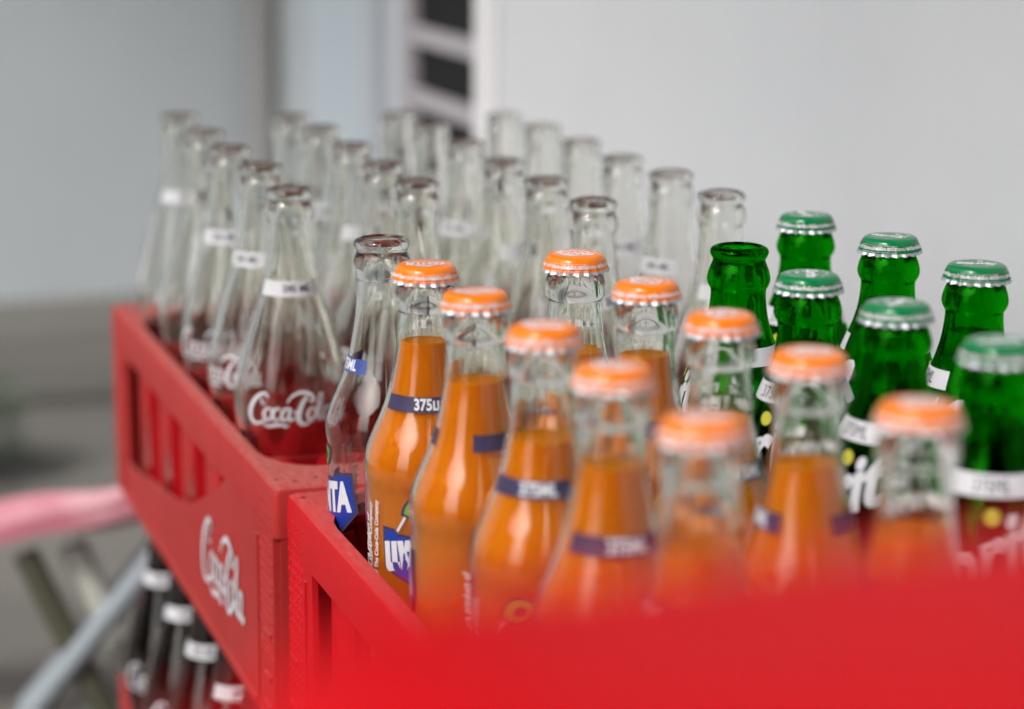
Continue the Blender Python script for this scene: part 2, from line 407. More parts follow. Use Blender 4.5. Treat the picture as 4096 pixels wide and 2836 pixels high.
# ---- hand-drawn script lettering (unit space: x 0..3.3, height about 1)
SCRIPT = [
    # first capital C and its swash under the word
    ([(0.86,.86),(0.80,1.0),(0.62,1.02),(0.36,.84),(0.14,.52),(0.06,.18),(0.16,-.08),(0.40,-.14),(0.66,-.02),(0.80,.14)], [.05,.08,.10,.13,.16,.17,.14,.10,.06,.04]),
    ([(0.62,-.10),(0.84,-.22),(1.10,-.17),(1.36,-.14),(1.56,-.20),(1.66,-.12)], [.04,.08,.12,.10,.08,.03]),
    ([(0.62,.86),(0.60,.70),(0.68,.62),(0.80,.70)], [.05,.06,.05,.03]),
    # o c a
    ([(0.92,.50),(0.78,.44),(0.70,.22),(0.78,.04),(0.92,.04),(1.02,.22),(1.02,.42),(0.92,.50),(0.98,.44)], [.06,.09,.11,.09,.07,.08,.08,.06,.04]),
    ([(1.34,.42),(1.26,.50),(1.14,.44),(1.06,.22),(1.14,.04),(1.28,.06),(1.38,.18)], [.07,.07,.10,.11,.09,.06,.04]),
    ([(1.70,.46),(1.58,.50),(1.46,.38),(1.40,.16),(1.48,.03),(1.60,.10),(1.70,.30)], [.06,.08,.10,.11,.09,.06,.05]),
    ([(1.74,.52),(1.68,.24),(1.70,.06),(1.80,.06),(1.90,.18)], [.09,.10,.10,.07,.04]),
    ([(1.86,.34),(1.96,.36),(2.04,.34)], [.07,.09,.06]),
    # second capital C with the long bow
    ([(1.62,.72),(1.80,.96),(2.14,1.10),(2.50,1.02),(2.62,.84),(2.54,.74),(2.44,.82)], [.04,.07,.11,.11,.09,.07,.04]),
    ([(2.38,.96),(2.20,.72),(2.06,.36),(2.04,.08),(2.16,-.10),(2.36,-.10),(2.52,.04),(2.60,.18)], [.08,.13,.16,.17,.14,.09,.06,.04]),
    # o l a
    ([(2.58,.50),(2.45,.44),(2.37,.22),(2.45,.04),(2.58,.04),(2.68,.22),(2.68,.42),(2.58,.50),(2.64,.44)], [.06,.09,.11,.09,.07,.08,.08,.06,.04]),
    ([(2.74,.20),(2.90,.52),(3.00,.90),(2.93,1.02),(2.85,.86),(2.80,.46),(2.80,.14),(2.88,.03),(2.98,.14)], [.04,.05,.06,.06,.07,.11,.11,.08,.04]),
    ([(3.26,.46),(3.15,.50),(3.04,.38),(2.99,.16),(3.06,.03),(3.17,.10),(3.26,.30)], [.06,.08,.10,.11,.09,.06,.05]),
    ([(3.30,.52),(3.25,.24),(3.27,.06),(3.36,.05),(3.46,.18)], [.09,.10,.10,.07,.03]),
]
def add_strokes(bm, strokes, fn, sub=6, mi=0, bold=1.0):
    """fn(x, y, layer) -> 3D point"""
    for li, (pts, ws) in enumerate(strokes):
        P = [pts[0]]+list(pts)+[pts[-1]]; W = [ws[0]]+list(ws)+[ws[-1]]
        sm = []
        for i in range(1, len(P)-2):
            for k in range(sub):
                t = k/sub
                q = [0.5*((2*P[i][j])+(-P[i-1][j]+P[i+1][j])*t+(2*P[i-1][j]-5*P[i][j]+4*P[i+1][j]-P[i+2][j])*t*t+(-P[i-1][j]+3*P[i][j]-3*P[i+1][j]+P[i+2][j])*t**3) for j in (0,1)]
                sm.append((q[0], q[1], W[i]*(1-t)+W[i+1]*t))
        sm.append((pts[-1][0], pts[-1][1], ws[-1]))
        prev = None
        for i, (x, y, wd) in enumerate(sm):
            a = sm[max(0, i-1)]; b = sm[min(len(sm)-1, i+1)]
            dx, dy = b[0]-a[0], b[1]-a[1]; L = math.hypot(dx, dy) or 1
            nx, ny = -dy/L*wd*bold/2, dx/L*wd*bold/2
            cur = (bm.verts.new(fn(x+nx, y+ny, li)), bm.verts.new(fn(x-nx, y-ny, li)))
            if prev:
                f = bm.faces.new((prev[0], prev[1], cur[1], cur[0])); f.material_index = mi
            prev = cur

def crate_script(parent, name='script_lettering'):
    bm = bmesh.new(); s = 0.0335
    # the left side face reads from the far end towards the near end
    add_strokes(bm, SCRIPT, lambda x, y, l: (-0.0006-l*0.00002, 0.186-x*s, 0.037+y*s), bold=1.1)
    return finish(bm, name, PRINT_W, parent, smooth=0)

def make_crate(loc, label):
    t = empty('bottle_crate', loc)
    finish(crate_bm(.036), 'shell', [RED_FADED, HOLE_SHADE], t, smooth=30)
    finish(dividers_bm(), 'dividers', RED, t, smooth=30)
    crate_script(t)
    tag(t, label, 'crate', 'red plastic bottle crates')
    return t

ZB = -0.264   # bottom of crates on the upper level
cr = make_crate((-0.045, 0.0285, -0.2585), 'red crate of empty clear bottles at the back, white script on its long side')
def crate_copy(loc, label):
    c = copy_tree(cr); c.location = loc; c['label'] = label; return c
crate_b = crate_copy((-0.039, -0.4775, ZB), 'red crate holding the orange soda and green glass bottles')
def reshell(c, lip, m, orad=.004, drop=0.0):
    for ch in c.children:
        if ch.name.startswith('shell'):
            tmp = finish(crate_bm(lip, orad, drop), 'shell_mesh', [m, HOLE_SHADE], None, smooth=30); ch.data = tmp.data; bpy.data.objects.remove(tmp)
reshell(crate_b, .026, RED)
cr.scale = (1, .965, .968)       # the older crate is a touch smaller
crate_d = crate_copy((-0.047, 0.0345, FZ+0.0005), 'lower red crate of dark cola bottles, underneath the crate of clear empties')
crate_c = crate_copy((-0.2410, -0.7616-CL, 0.0887-CH), 'raised red crate nearest the lens, a blurred red mass at the bottom of the photo')
crate_c.scale = (1, 1, 1)
reshell(crate_c, .085, RED_NEW, .036, .018)          # this one has the broad handle lip at its ends

# ------------------------------------------------------------------ bottle meshes
def lathe(outer, inner, segs=64, flute=None, flute_n=16, noise=0.0, seed=1):
    """closed glass shell: outer profile (z, r) top to bottom, inner profile top to bottom."""
    rnd = random.Random(seed)
    bm = bmesh.new(); rings = []
    ph = [rnd.uniform(0, 6.28) for _ in range(6)]
    def rr(z, r, th, is_out):
        q = r
        if flute and is_out:
            a = interp(flute, z); q += a*(abs(math.cos(flute_n*th/2))-0.5)
        if noise and not is_out:
            q += noise*(math.sin(3*th+ph[0]+z*40)+0.7*math.sin(5*th+ph[1]-z*60)+0.5*math.sin(9*th+ph[2]))
        return q
    def ring(z, r, is_out):
        return [bm.verts.new((rr(z, r, 2*math.pi*i/segs, is_out)*math.sin(2*math.pi*i/segs), -rr(z, r, 2*math.pi*i/segs, is_out)*math.cos(2*math.pi*i/segs), z)) for i in range(segs)]
    def join(a, b):
        for i in range(segs): bm.faces.new((a[i], a[(i+1)%segs], b[(i+1)%segs], b[i]))
    O = [ring(z, r, True) for z, r in outer]
    for a, b in zip(O, O[1:]): join(a, b)
    cb = bm.verts.new((0, 0, outer[-1][0]+0.003))
    for i in range(segs): bm.faces.new((O[-1][i], O[-1][(i+1)%segs], cb))
    if inner:
        I = [ring(z, r, False) for z, r in inner]
        for a, b in zip(I, I[1:]): join(a, b)
        ci = bm.verts.new((0, 0, inner[-1][0]+0.002))
        for i in range(segs): bm.faces.new((I[-1][i], I[-1][(i+1)%segs], ci))
        join(O[0], I[0])
    else:
        ct = bm.verts.new((0, 0, outer[0][0]))
        for i in range(segs): bm.faces.new((O[0][i], O[0][(i+1)%segs], ct))
    return bm

mm = 0.001
def prof(t): return [(z*mm, r*mm) for z, r in t]
COLA_P = prof([(0,10.6),(-.5,11.8),(-1.6,12.9),(-3,13.3),(-4.6,13.0),(-5.8,12.2),(-7.2,12.0),(-9.0,13.1),(-12,14.0),(-15.5,13.9),(-18,12.9),(-19.5,12.3),(-24,12.2),(-32,12.6),(-41,13.7),(-50,15.2),(-60,17.6),(-70,20.6),(-82,24.4),(-95,28.2),(-107,31.2),(-118,32.6),(-128,32.4),(-142,30.6),(-156,28.2),(-172,26.8),(-190,27.6),(-212,30),(-236,31.5),(-258,31.6),(-266,30.5),(-270,27)])
FANTA_P = prof([(-.4,10.2),(-.8,11.4),(-1.8,12.9),(-3.2,13.3),(-4.8,12.9),(-6,12.2),(-7.4,12.1),(-9.4,12.9),(-12.5,13.8),(-16,14.1),(-18.4,13.7),(-19.6,12.9),(-20.6,12.45),(-27,12.35),(-34,12.7),(-41,13.6),(-48,14.9),(-55,16.3),(-62,18.2),(-69.5,21.1),(-77,24.4),(-84,27.0),(-90,28.1),(-94,28.1),(-97,27.7),(-101,27.3),(-120,27.2),(-160,27.2),(-200,27.2),(-235,27.4),(-248,27.2),(-253,25.8),(-256,23)])
SPRITE_P = prof([(-.4,10.2),(-.8,11.6),(-1.8,13.2),(-3.4,13.7),(-5.2,13.1),(-6.2,12.4),(-7.6,12.3),(-9.6,13.1),(-12.5,14.2),(-16,14.8),(-18.6,14.2),(-20.2,13.3),(-21.6,12.9),(-28,13.1),(-35,14.2),(-42,16.4),(-49,19.3),(-56,21.9),(-65,24.6),(-76,27.2),(-88,28.7),(-100,29.2),(-112,29.0),(-130,28.4),(-160,28.2),(-200,28.4),(-235,28.8),(-248,28.4),(-253,27),(-256,24)])
def inner_of(P, t, top_r, zb):
    out = [(P[0][0]-0.0002, top_r), (-0.004, top_r*0.96), (-0.012, top_r*0.93), (-0.022, top_r*0.97)]
    for z, r in P:
        if z < -0.030 and z > zb: out.append((z, r-t))
    out.append((zb, out[-1][1]-0.002)); out.append((zb-0.003, out[-1][1]-0.006))
    return out
def zero_flute(a, z0, z1, z2, z3): return [(0, 0), (z0, 0), (z1, a), (z2, a), (z3, 0), (-0.3, 0)]

COLA_O = smooth_profile(COLA_P, 3); COLA_I = smooth_profile(inner_of(COLA_P, .0026, .0095, -.260), 2)
FAN_O = smooth_profile(FANTA_P, 3); FAN_I = smooth_profile(inner_of(FANTA_P, .0015, .0100, -.246), 2)
SPR_O = smooth_profile(SPRITE_P, 3); SPR_I = smooth_profile(inner_of(SPRITE_P, .0020, .0100, -.246), 2)

def liquid_bm(I, level, gap, meniscus=0.0006):
    pts = [(level+meniscus, max(0.001, interp(I, level)-gap))]
    pts += [(z, r-gap) for z, r in I if z < level-0.001]
    pts[-1] = (pts[-1][0]+0.0004, pts[-1][1])
    bm = bmesh.new(); segs = 64
    first = [(level, pts[0][1]*0.55), (level+0.0001, pts[0][1]*0.86), pts[0]]
    prof_ = first + pts[1:]
    rings = [[bm.verts.new((r*math.sin(2*math.pi*i/segs), -r*math.cos(2*math.pi*i/segs), z)) for i in range(segs)] for z, r in prof_]
    for a, b in zip(rings, rings[1:]):
        for i in range(segs): bm.faces.new((a[i], a[(i+1)%segs], b[(i+1)%segs], b[i]))
    ct = bm.verts.new((0, 0, level)); cb = bm.verts.new((0, 0, prof_[-1][0]))
    for i in range(segs):
        bm.faces.new((rings[0][i], rings[0][(i+1)%segs], ct)); bm.faces.new((rings[-1][i], rings[-1][(i+1)%segs], cb))
    return bm

def band_bm(P, z0, z1, a0, a1, off=0.00012, slices=28):
    bm = bmesh.new(); nz = 4; g = []
    for j in range(nz+1):
        z = z0+(z1-z0)*j/nz; r = interp(P, z)+off
        g.append([bm.verts.new((r*math.sin(R(a0+(a1-a0)*i/slices)), -r*math.cos(R(a0+(a1-a0)*i/slices)), z)) for i in range(slices+1)])
    for a, b in zip(g, g[1:]):
        for i in range(slices): bm.faces.new((a[i], a[i+1], b[i+1], b[i]))
    return bm

def text_mesh(body, size, bold=0.0, shear=0.0, spacing=1.0, rot=0.0, maxlen=0.002, align='CENTER'):
    """flat bmesh of a text, centred, in metres"""
    cu = bpy.data.curves.new('t', 'FONT'); cu.body = body; cu.size = size; cu.offset = bold*size; cu.shear = shear; cu.space_character = spacing
    cu.align_x = align; cu.align_y = 'CENTER'; cu.resolution_u = 3; cu.fill_mode = 'FRONT'
    ob = bpy.data.objects.new('t', cu); COL.objects.link(ob)
    dg = bpy.context.evaluated_depsgraph_get(); dg.update()
    me = bpy.data.meshes.new_from_object(ob.evaluated_get(dg))
    bm = bmesh.new(); bm.from_mesh(me)
    bpy.data.objects.remove(ob); bpy.data.meshes.remove(me); bpy.data.curves.remove(cu)
    if rot: bmesh.ops.rotate(bm, verts=bm.verts, cent=(0,0,0), matrix=Matrix.Rotation(rot, 3, 'Z'))
    bmesh.ops.remove_doubles(bm, verts=bm.verts, dist=1e-7)
    bmesh.ops.triangulate(bm, faces=bm.faces)
    for _ in range(3):
        es = [e for e in bm.edges if e.calc_length() > maxlen]
        if not es: break
        bmesh.ops.subdivide_edges(bm, edges=es, cuts=1); bmesh.ops.triangulate(bm, faces=bm.faces)
    return bm
def wrap(bm, P, z0, a0, off):
    for v in bm.verts:
        z = z0+v.co.y; r0 = interp(P, z); th = R(a0)+v.co.x/r0; r = r0+off
        v.co = (r*math.sin(th), -r*math.cos(th), z)
    return bm
def merge(dst, src, mi=0):
    me = bpy.data.meshes.new('x'); src.to_mesh(me); src.free(); n0 = len(dst.faces)
    dst.from_mesh(me); dst.faces.ensure_lookup_table()
    for f in dst.faces[n0:]: f.material_index = mi
    bpy.data.meshes.remove(me)
def wrapped_poly(bm, pts, P, z0, a0, off, mi=0):
    """filled polygon (metres) subdivided and wrapped onto the bottle"""
    b2 = bmesh.new(); b2.faces.new([b2.verts.new((x, y, 0)) for x, y in pts])
    bmesh.ops.triangulate(b2, faces=b2.faces)
    for _ in range(3):
        es = [e for e in b2.edges if e.calc_length() > .003]
        if not es: break
        bmesh.ops.subdivide_edges(b2, edges=es, cuts=1); bmesh.ops.triangulate(b2, faces=b2.faces)
    wrap(b2, P, z0, a0, off); merge(bm, b2, mi)

# ---- crown cap
def cap_bm():
    bm = bmesh.new(); segs = 126; n = 21
    pr = [(0.0007, 6.0), (0.0007, 10.2), (0.00045, 11.6), (-0.0001, 12.5), (-0.0012, 13.25), (-0.0022, 13.55), (-0.0032, 13.75), (-0.0042, 13.95), (-0.0050, 14.15), (-0.0058, 14.4), (-0.0066, 14.75), (-0.0071, 15.0)]
    rings = []
    for k, (z, r) in enumerate(pr):
        amp = 0.00075*max(0, min(1, (-z-0.0018)/0.004))
        rg = []
        for i in range(segs):
            th = 2*math.pi*i/segs
            c = math.cos(n*th); q = r*mm + amp*(c if c > 0 else c*0.6)
            rg.append(bm.verts.new((q*math.sin(th), -q*math.cos(th), z-(0.0002*c if k == len(pr)-1 else 0))))
        rings.append(rg)
    inn = []
    for z, r in ((-0.0070, 14.3), (-0.0058, 13.6), (-0.0045, 13.35)):
        inn.append([bm.verts.new(((r*mm+0.0003*math.cos(n*2*math.pi*i/segs))*math.sin(2*math.pi*i/segs), -(r*mm+0.0003*math.cos(n*2*math.pi*i/segs))*math.cos(2*math.pi*i/segs), z)) for i in range(segs)])
    allr = rings+inn
    for k, (a, b) in enumerate(zip(allr, allr[1:])):
        mi = 0 if k < 9 else (1 if k < 12 else 2)
        for i in range(segs):
            f = bm.faces.new((a[i], a[(i+1)%segs], b[(i+1)%segs], b[i])); f.material_index = mi
    ct = bm.verts.new((0, 0, 0.0007))
    for i in range(segs): bm.faces.new((rings[0][i], rings[0][(i+1)%segs], ct))
    cb = bm.verts.new((0, 0, -0.0045))
    for i in range(segs):
        f = bm.faces.new((inn[-1][i], inn[-1][(i+1)%segs], cb)); f.material_index = 2
    return bm
CAP_SKIRT = [(0, .0128), (-0.0001, .0129), (-0.0012, .01345), (-0.0022, .0137), (-0.0032, .01405), (-0.0042, .0144), (-0.005, .0147), (-0.006, .0151)]
ZT = 0.00074
def ring_strip(bm, r0, r1, a0, a1, z, n=24, mi=0, cx=0, cy_=0):
    p = None
    for k in range(n+1):
        a = R(a0+(a1-a0)*k/n); c = (bm.verts.new((cx+r0*math.cos(a), cy_+r0*math.sin(a), z)), bm.verts.new((cx+r1*math.cos(a), cy_+r1*math.sin(a), z)))
        if p: f = bm.faces.new((p[0], p[1], c[1], c[0])); f.material_index = mi
        p = c
def circ_text(bm, body, size, rad, a_c, z, bold=.01, inward=False):
    b = text_mesh(body, size, bold, maxlen=.0015)
    for v in b.verts:
        a = R(a_c) - v.co.x/rad*(1 if not inward else -1); rr_ = rad + v.co.y*(1 if not inward else -1)
        v.co = (rr_*math.cos(a), rr_*math.sin(a), z)
    merge(bm, b, 0)
def skirt_print(bm, seed):
    # registration number in its frame, and the running fine print round the skirt
    rnd = random.Random(seed)
    for a_c in (8, 188):
        b = text_mesh('13-1-11456-1-0015', 0.0022, .012, maxlen=.001); wrap(b, CAP_SKIRT, -0.0034, a_c, 0.0004); merge(bm, b)
        for zz in (-0.0019, -0.0049):
            b = band_bm(CAP_SKIRT, zz, zz-0.00012, a_c-36, a_c+36, 0.0005, 20); merge(bm, b)
    for a_c in (-52, 68, 128, 248):
        b = text_mesh('ฝาจีบ เครื่องหมายการค้าจดทะเบียน', 0.0023, .012, maxlen=.001); wrap(b, CAP_SKIRT, -0.0034, a_c, 0.0004); merge(bm, b)
def orange_cap_print():
    bm = bmesh.new()
    # pointed banner behind the word
    pts = [(-.0088, .0008), (-.0062, .0036), (0, .0050), (.0062, .0040), (.0090, .0022), (.0082, -.0030), (.0050, -.0040), (0, -.0050), (-.0050, -.0036), (-.0080, -.0022)]
    out = [bm.verts.new((x, y, ZT)) for x, y in pts]; inn = [bm.verts.new((x*.90, y*.82, ZT)) for x, y in pts]
    for i in range(len(pts)): bm.faces.new((out[i], out[(i+1)%len(pts)], inn[(i+1)%len(pts)], inn[i]))
    b = text_mesh('FANTA', 0.0060, .05, maxlen=.01); bmesh.ops.scale(b, vec=(.88, 1, 1), verts=b.verts)
    for v in b.verts: v.co.z = ZT+0.00002
    merge(bm, b)
    b2 = bmesh.new(); ring_strip(b2, .0060, .0066, 205, 335, ZT+0.00001); merge(bm, b2)
    b2 = bmesh.new(); b2.faces.new([b2.verts.new((x, y, ZT+.00001)) for x, y in ((-.0055,.0034),(0,.0072),(.0050,.0052),(.0056,.0036),(0,.0052))]); merge(bm, b2)
    circ_text(bm, '© 2018 The Coca-Cola Company', 0.0016, .0094, 270, ZT+.00001, inward=True)
    skirt_print(bm, 1); return bm
def green_cap_print():
    bm = bmesh.new()
    b = text_mesh('Sprite', 0.0072, .05, shear=.25, rot=R(6), maxlen=.01)
    for v in b.verts: v.co.z = ZT+0.00002; v.co.y += .0012
    merge(bm, b)
    b2 = bmesh.new(); b2.faces.new([b2.verts.new((-.0010+.0016*math.cos(R(24*k)), -.0052+.0010*math.sin(R(24*k)), ZT)) for k in range(15)]); merge(bm, b2)
    circ_text(bm, '© 2018 The Coca-Cola Company', 0.0016, .0090, 270, ZT+.00001, inward=True)
    circ_text(bm, 'เครื่องหมายการค้า', 0.0018, .0080, 90, ZT+.00001)
    skirt_print(bm, 2); return bm

# ---- printed marks on bottles
def cola_prints(t):
    P = COLA_O
    o = finish(band_bm(P, -.0505, -.0590, -64, 64), 'neck_band', PRINT_C, t, smooth=60)
    b = text_mesh('295 ML', 0.0052, .03); wrap(b, P, -.0548, 14, .00028); finish(b, 'lettering', PRINT_K, o, smooth=0)
    bm = bmesh.new(); s = 0.0148
    def fn(x, y, l):
        z = -.1265+y*s; r = interp(P, z)+.00015+l*.00002; th = (x-1.72)*s/.0325
        return (r*math.sin(th), -r*math.cos(th), z)
    add_strokes(bm, SCRIPT, fn, bold=1.15); finish(bm, 'script_lettering', PRINT_C, t, smooth=60)
    bm = bmesh.new()
    for k, tx in enumerate(('a product of The Coca-Cola Company', 'เครื่องหมายการค้าจดทะเบียน น้ำตาล', '© 2019 The Coca-Cola Company')):
        b = text_mesh(tx, 0.0031, .035, rot=R(90)); 
        for v in b.verts: v.co.x += (k-1)*.0030
        wrap(b, P, -.0905, -78, .00015); merge(bm, b)
    finish(bm, 'fine_print', PRINT_C, t, smooth=60)

def leaf_poly(s, dx, dy, rot):
    pts = []
    for k in range(14):
        u = k/13; pts.append((u-.5, .30*math.sin(math.pi*u)**.8))
    for k in range(12, 0, -1):
        u = k/13; pts.append((u-.5, -.30*math.sin(math.pi*u)**.8))
    c, sn = math.cos(rot), math.sin(rot)
    return [(dx+s*(x*c-y*sn), dy+s*(x*sn+y*c)) for x, y in pts]
def fanta_prints(t, band_m=None):
    P = FAN_O; band_m = band_m or PRINT_N
    for a0, tx in ((0, '375มล'), (180, '375ML')):
        o = finish(band_bm(P, -.0564, -.0631, a0-58, a0+58), 'neck_band', band_m, t, smooth=60)
        b = text_mesh(tx, 0.0068, .035); bmesh.ops.scale(b, vec=(.80, 1, 1), verts=b.verts); wrap(b, P, -.0598, a0+15, .00028); finish(b, 'lettering', PRINT_W, o, smooth=60)
        # logo: dark outline, blue block, white word, leaf
        a1 = a0+7; z0 = -.124; bm = bmesh.new()
        blk = [(x*1.0, y*.88) for x, y in [(-.0190,.0095),(-.0125,.0088),(-.0122,.0068),(-.0030,.0062),(-.0028,.0095),(.0070,.0102),(.0072,.0130),(.0195,.0150),(.0225,-.0040),(.0120,-.0165),(.0020,-.0215),(-.0085,-.0150),(-.0180,-.0100)]]
        grow = [(x*1.07, (y+.002)*1.14-.002) for x, y in blk]
        wrapped_poly(bm, grow, P, z0, a1, .00012, 0); wrapped_poly(bm, blk, P, z0, a1, .00022, 1)
        wrapped_poly(bm, leaf_poly(.0175, -.0030, .0200, R(28)), P, z0, a1, .00012, 0)
        wrapped_poly(bm, leaf_poly(.0140, -.0030, .0200, R(28)), P, z0, a1, .00022, 3)
        wrapped_poly(bm, leaf_poly(.0062, -.0020, .0200, R(28)), P, z0, a1, .00032, 0)
        wrapped_poly(bm, [(-.0128,.0085),(-.0118,.0080),(-.0080,.0150),(-.0090,.0155)], P, z0, a1, .00032, 2)
        wrapped_poly(bm, [(-.0060,-.0175),(.0100,-.0260),(.0105,-.0245),(-.0030,-.0165)], P, z0, a1, .00010, 2)
        b = text_mesh('แฟนต้า' if a0 == 0 else 'FANTA', (.0165 if a0 == 0 else .0150), .06, rot=R(6)); bmesh.ops.scale(b, vec=(.80, 1.25, 1), verts=b.verts)
        wrap(b, P, z0-.0005, a1, .00034); merge(bm, b, 2)
        finish(bm, 'logo', [PRINT_N, PRINT_B, PRINT_W, PRINT_G], t, smooth=60)
        bm = bmesh.new()
        b = text_mesh('a product of', .0040, .03, shear=.2, rot=R(90)); 
        for v in b.verts: v.co.x -= .0042; v.co.y += .002
        wrap(b, P, -.124, a0-53, .00015); merge(bm, b)
        def fs(x, y, l):
            z = -.141+x*.0052; xx = -.0006-y*.0038; r = interp(P, z)+.00016+l*.00001; th = R(a0-53)+xx/r
            return (r*math.sin(th), -r*math.cos(th), z)
        add_strokes(bm, [([(px*.9+1.0, py) for px, py in p_], w_) for p_, w_ in SCRIPT], fs, sub=3, bold=1.3)
        b = text_mesh('The', .0044, .02, shear=.4, rot=R(90)); 
        for v in b.verts: v.co.x -= .0012
        wrap(b, P, -.139, a0-53, .00016); merge(bm, b)
        b = text_mesh('Company', .0040, .02, shear=.4, rot=R(90)); 
        for v in b.verts: v.co.x -= .0012
        wrap(b, P, -.1135, a0-53, .00016); merge(bm, b)
        b = text_mesh('©2019 The Coca-Cola Company', .0037, .03, rot=R(90)); bmesh.ops.scale(b, vec=(1, .82, 1), verts=b.verts)
        for v in b.verts: v.co.x += .0038
        wrap(b, P, -.124, a0-53, .00015); merge(bm, b)
        finish(bm, 'fine_print', PRINT_W, t, smooth=60)

def sprite_prints(t):
    P = SPR_O
    for a0 in (0, 180):
        o = finish(band_bm(P, -.0460, -.0540, a0-60, a0+60), 'neck_band', PRINT_W, t, smooth=60)
        b = text_mesh('.375ML' if a0 else '375ML', 0.0066, .0); bmesh.ops.scale(b, vec=(.78, 1.1, 1), verts=b.verts); wrap(b, P, -.0502, a0+14, .00028); finish(b, 'lettering', PRINT_K, o, smooth=60)
        b = text_mesh('Sprite', 0.0300, .035, shear=.30, rot=R(21)); bmesh.ops.scale(b, vec=(.85, 1, 1), verts=b.verts)
        wrap(b, P, -.0745, a0+14, .00016)
        o = finish(b, 'logo', PRINT_W, t, smooth=60)
        bm = bmesh.new(); wrapped_poly(bm, [(.0030*math.cos(R(20*k)), .0030*math.sin(R(20*k))) for k in range(18)], P, -.0605, a0+16, .00030, 0)
        finish(bm, 'yellow_dot', PRINT_Y, o, smooth=60)

# ---- prototypes
GRP = {'cola': 'empty clear cola bottles in the back crate', 'orange': 'orange soda bottles in the front crate', 'lime': 'green glass bottles in the front crate', 'dark': 'full cola bottles in the lower crate'}
def proto_cola():
    t = empty('glass_bottle')
    finish(lathe(COLA_O, COLA_I, 64, zero_flute(.0006, -.062, -.070, -.096, -.104), 16, .00010, 3), 'glass', CLEAR, t, smooth=50)
    cola_prints(t); return t
def proto_dark():
    t = empty('glass_bottle')
    finish(lathe(COLA_O, COLA_I, 48, zero_flute(.0009, -.060, -.068, -.098, -.106), 16, 0, 3), 'glass', CLEAR, t, smooth=50)
    finish(liquid_bm(COLA_I, -.030, -.0002), 'liquid', COLA, t, smooth=50)
    o = finish(cap_bm(), 'cap', [CAP_R, STEEL, LINER], t, smooth=40); o.location.z = 0.0006
    cola_prints(t); return t
def proto_orange(capped=True):
    t = empty('glass_bottle')
    finish(lathe(FAN_O, FAN_I, 80, zero_flute(.00018, -.021, -.027, -.082, -.088) if capped else None, 22, .00005 if capped else .00002, 5), 'glass', CLEAR_F, t, smooth=50)
    if capped:
        o = finish(cap_bm(), 'cap', [CAP_O, STEEL, LINER], t, smooth=40)
        finish(orange_cap_print(), 'cap_print', CAP_PW, o, smooth=0, normals=False)
    fanta_prints(t, None if capped else PRINT_F); return t
def proto_lime(capped=True):
    t = empty('glass_bottle')
    finish(lathe(SPR_O, SPR_I, 80, zero_flute(.0005, -.023, -.028, -.038, -.044), 16, .00012, 8), 'glass', GREEN, t, smooth=50)
    if capped:
        finish(liquid_bm(SPR_I, -.030, -.00012), 'liquid', LEMON, t, smooth=50)
        o = finish(cap_bm(), 'cap', [CAP_G, STEEL, LINER], t, smooth=40)
        finish(green_cap_print(), 'cap_print', CAP_PW, o, smooth=0, normals=False)
    sprite_prints(t); return t

def place(t, top, foot, phi, label, cat, group, capspin=0, HB=0.256):
    """stand the bottle with its lip at top, leaning a hair towards its foot position"""
    top = Vector(top); foot = Vector((foot[0], foot[1], top.z-HB))
    ax = (top-foot).normalized()
    d = top-CAM; psi = math.atan2(d.x, d.y)
    q = Vector((0,0,1)).rotation_difference(ax)
    t.location = top
    t.rotation_mode = 'QUATERNION'
    from mathutils import Quaternion
    t.rotation_quaternion = q @ Quaternion((0,0,1), -psi+R(phi))
    for c in t.children:
        if c.name.startswith('cap'): c.rotation_euler = (R(random.uniform(-1.1, 1.1)), R(random.uniform(-1.1, 1.1)), R(capspin-phi))
    tag(t, label, cat, group)

ORD = ['first', 'second', 'third', 'fourth', 'fifth', 'sixth']
A_TAB = [  # column, slot, lip x, y, z, foot x, y
    (0,4, 0.0070,0.2000,-0.0050, 0.0062,0.2005), (0,3, 0.0080,0.2770,-0.0020, 0.0069,0.2774), (0,2, 0.0060,0.3540,-0.0010, 0.0062,0.3544),
    (0,1, 0.0060,0.4310,0.0000, 0.0064,0.4314), (0,0, 0.0050,0.5080,0.0020, 0.0061,0.5083),
    (1,4, 0.0810,0.2000,-0.0040, 0.0818,0.2001), (1,3, 0.0830,0.2770,-0.0040, 0.0829,0.2771), (1,2, 0.0840,0.3540,-0.0020, 0.0836,0.3540),
    (1,1, 0.0840,0.4310,0.0000, 0.0838,0.4310), (1,0, 0.0830,0.5080,-0.0010, 0.0836,0.5079),
    (2,5, 0.1590,0.1230,-0.0070, 0.1590,0.1228), (2,4, 0.1590,0.2000,-0.0060, 0.1592,0.1997), (2,3, 0.1590,0.2770,-0.0050, 0.1594,0.2767),
    (2,2, 0.1600,0.3540,-0.0030, 0.1601,0.3536), (2,1, 0.1600,0.4310,-0.0010, 0.1603,0.4306), (2,0, 0.1600,0.5080,-0.0020, 0.1605,0.5076),
    (3,5, 0.2350,0.1220,-0.0060, 0.2355,0.1224), (3,4, 0.2370,0.1990,-0.0050, 0.2366,0.1993), (3,3, 0.2370,0.2760,-0.0060, 0.2369,0.2763),
    (3,2, 0.2390,0.3530,-0.0050, 0.2380,0.3533), (3,1, 0.2400,0.4300,-0.0040, 0.2386,0.4302), (3,0, 0.2390,0.5070,-0.0050, 0.2384,0.5072)]
CP = proto_cola()
phiA = {(0,4): -2, (0,3): -48, (0,2): -30, (0,1): 60, (0,0): 10, (1,4): 30, (1,3): -60, (2,5): 40, (2,4): 75, (3,5): 20, (3,4): -40}
rowname = ['leftmost', 'second', 'third', 'wall side']
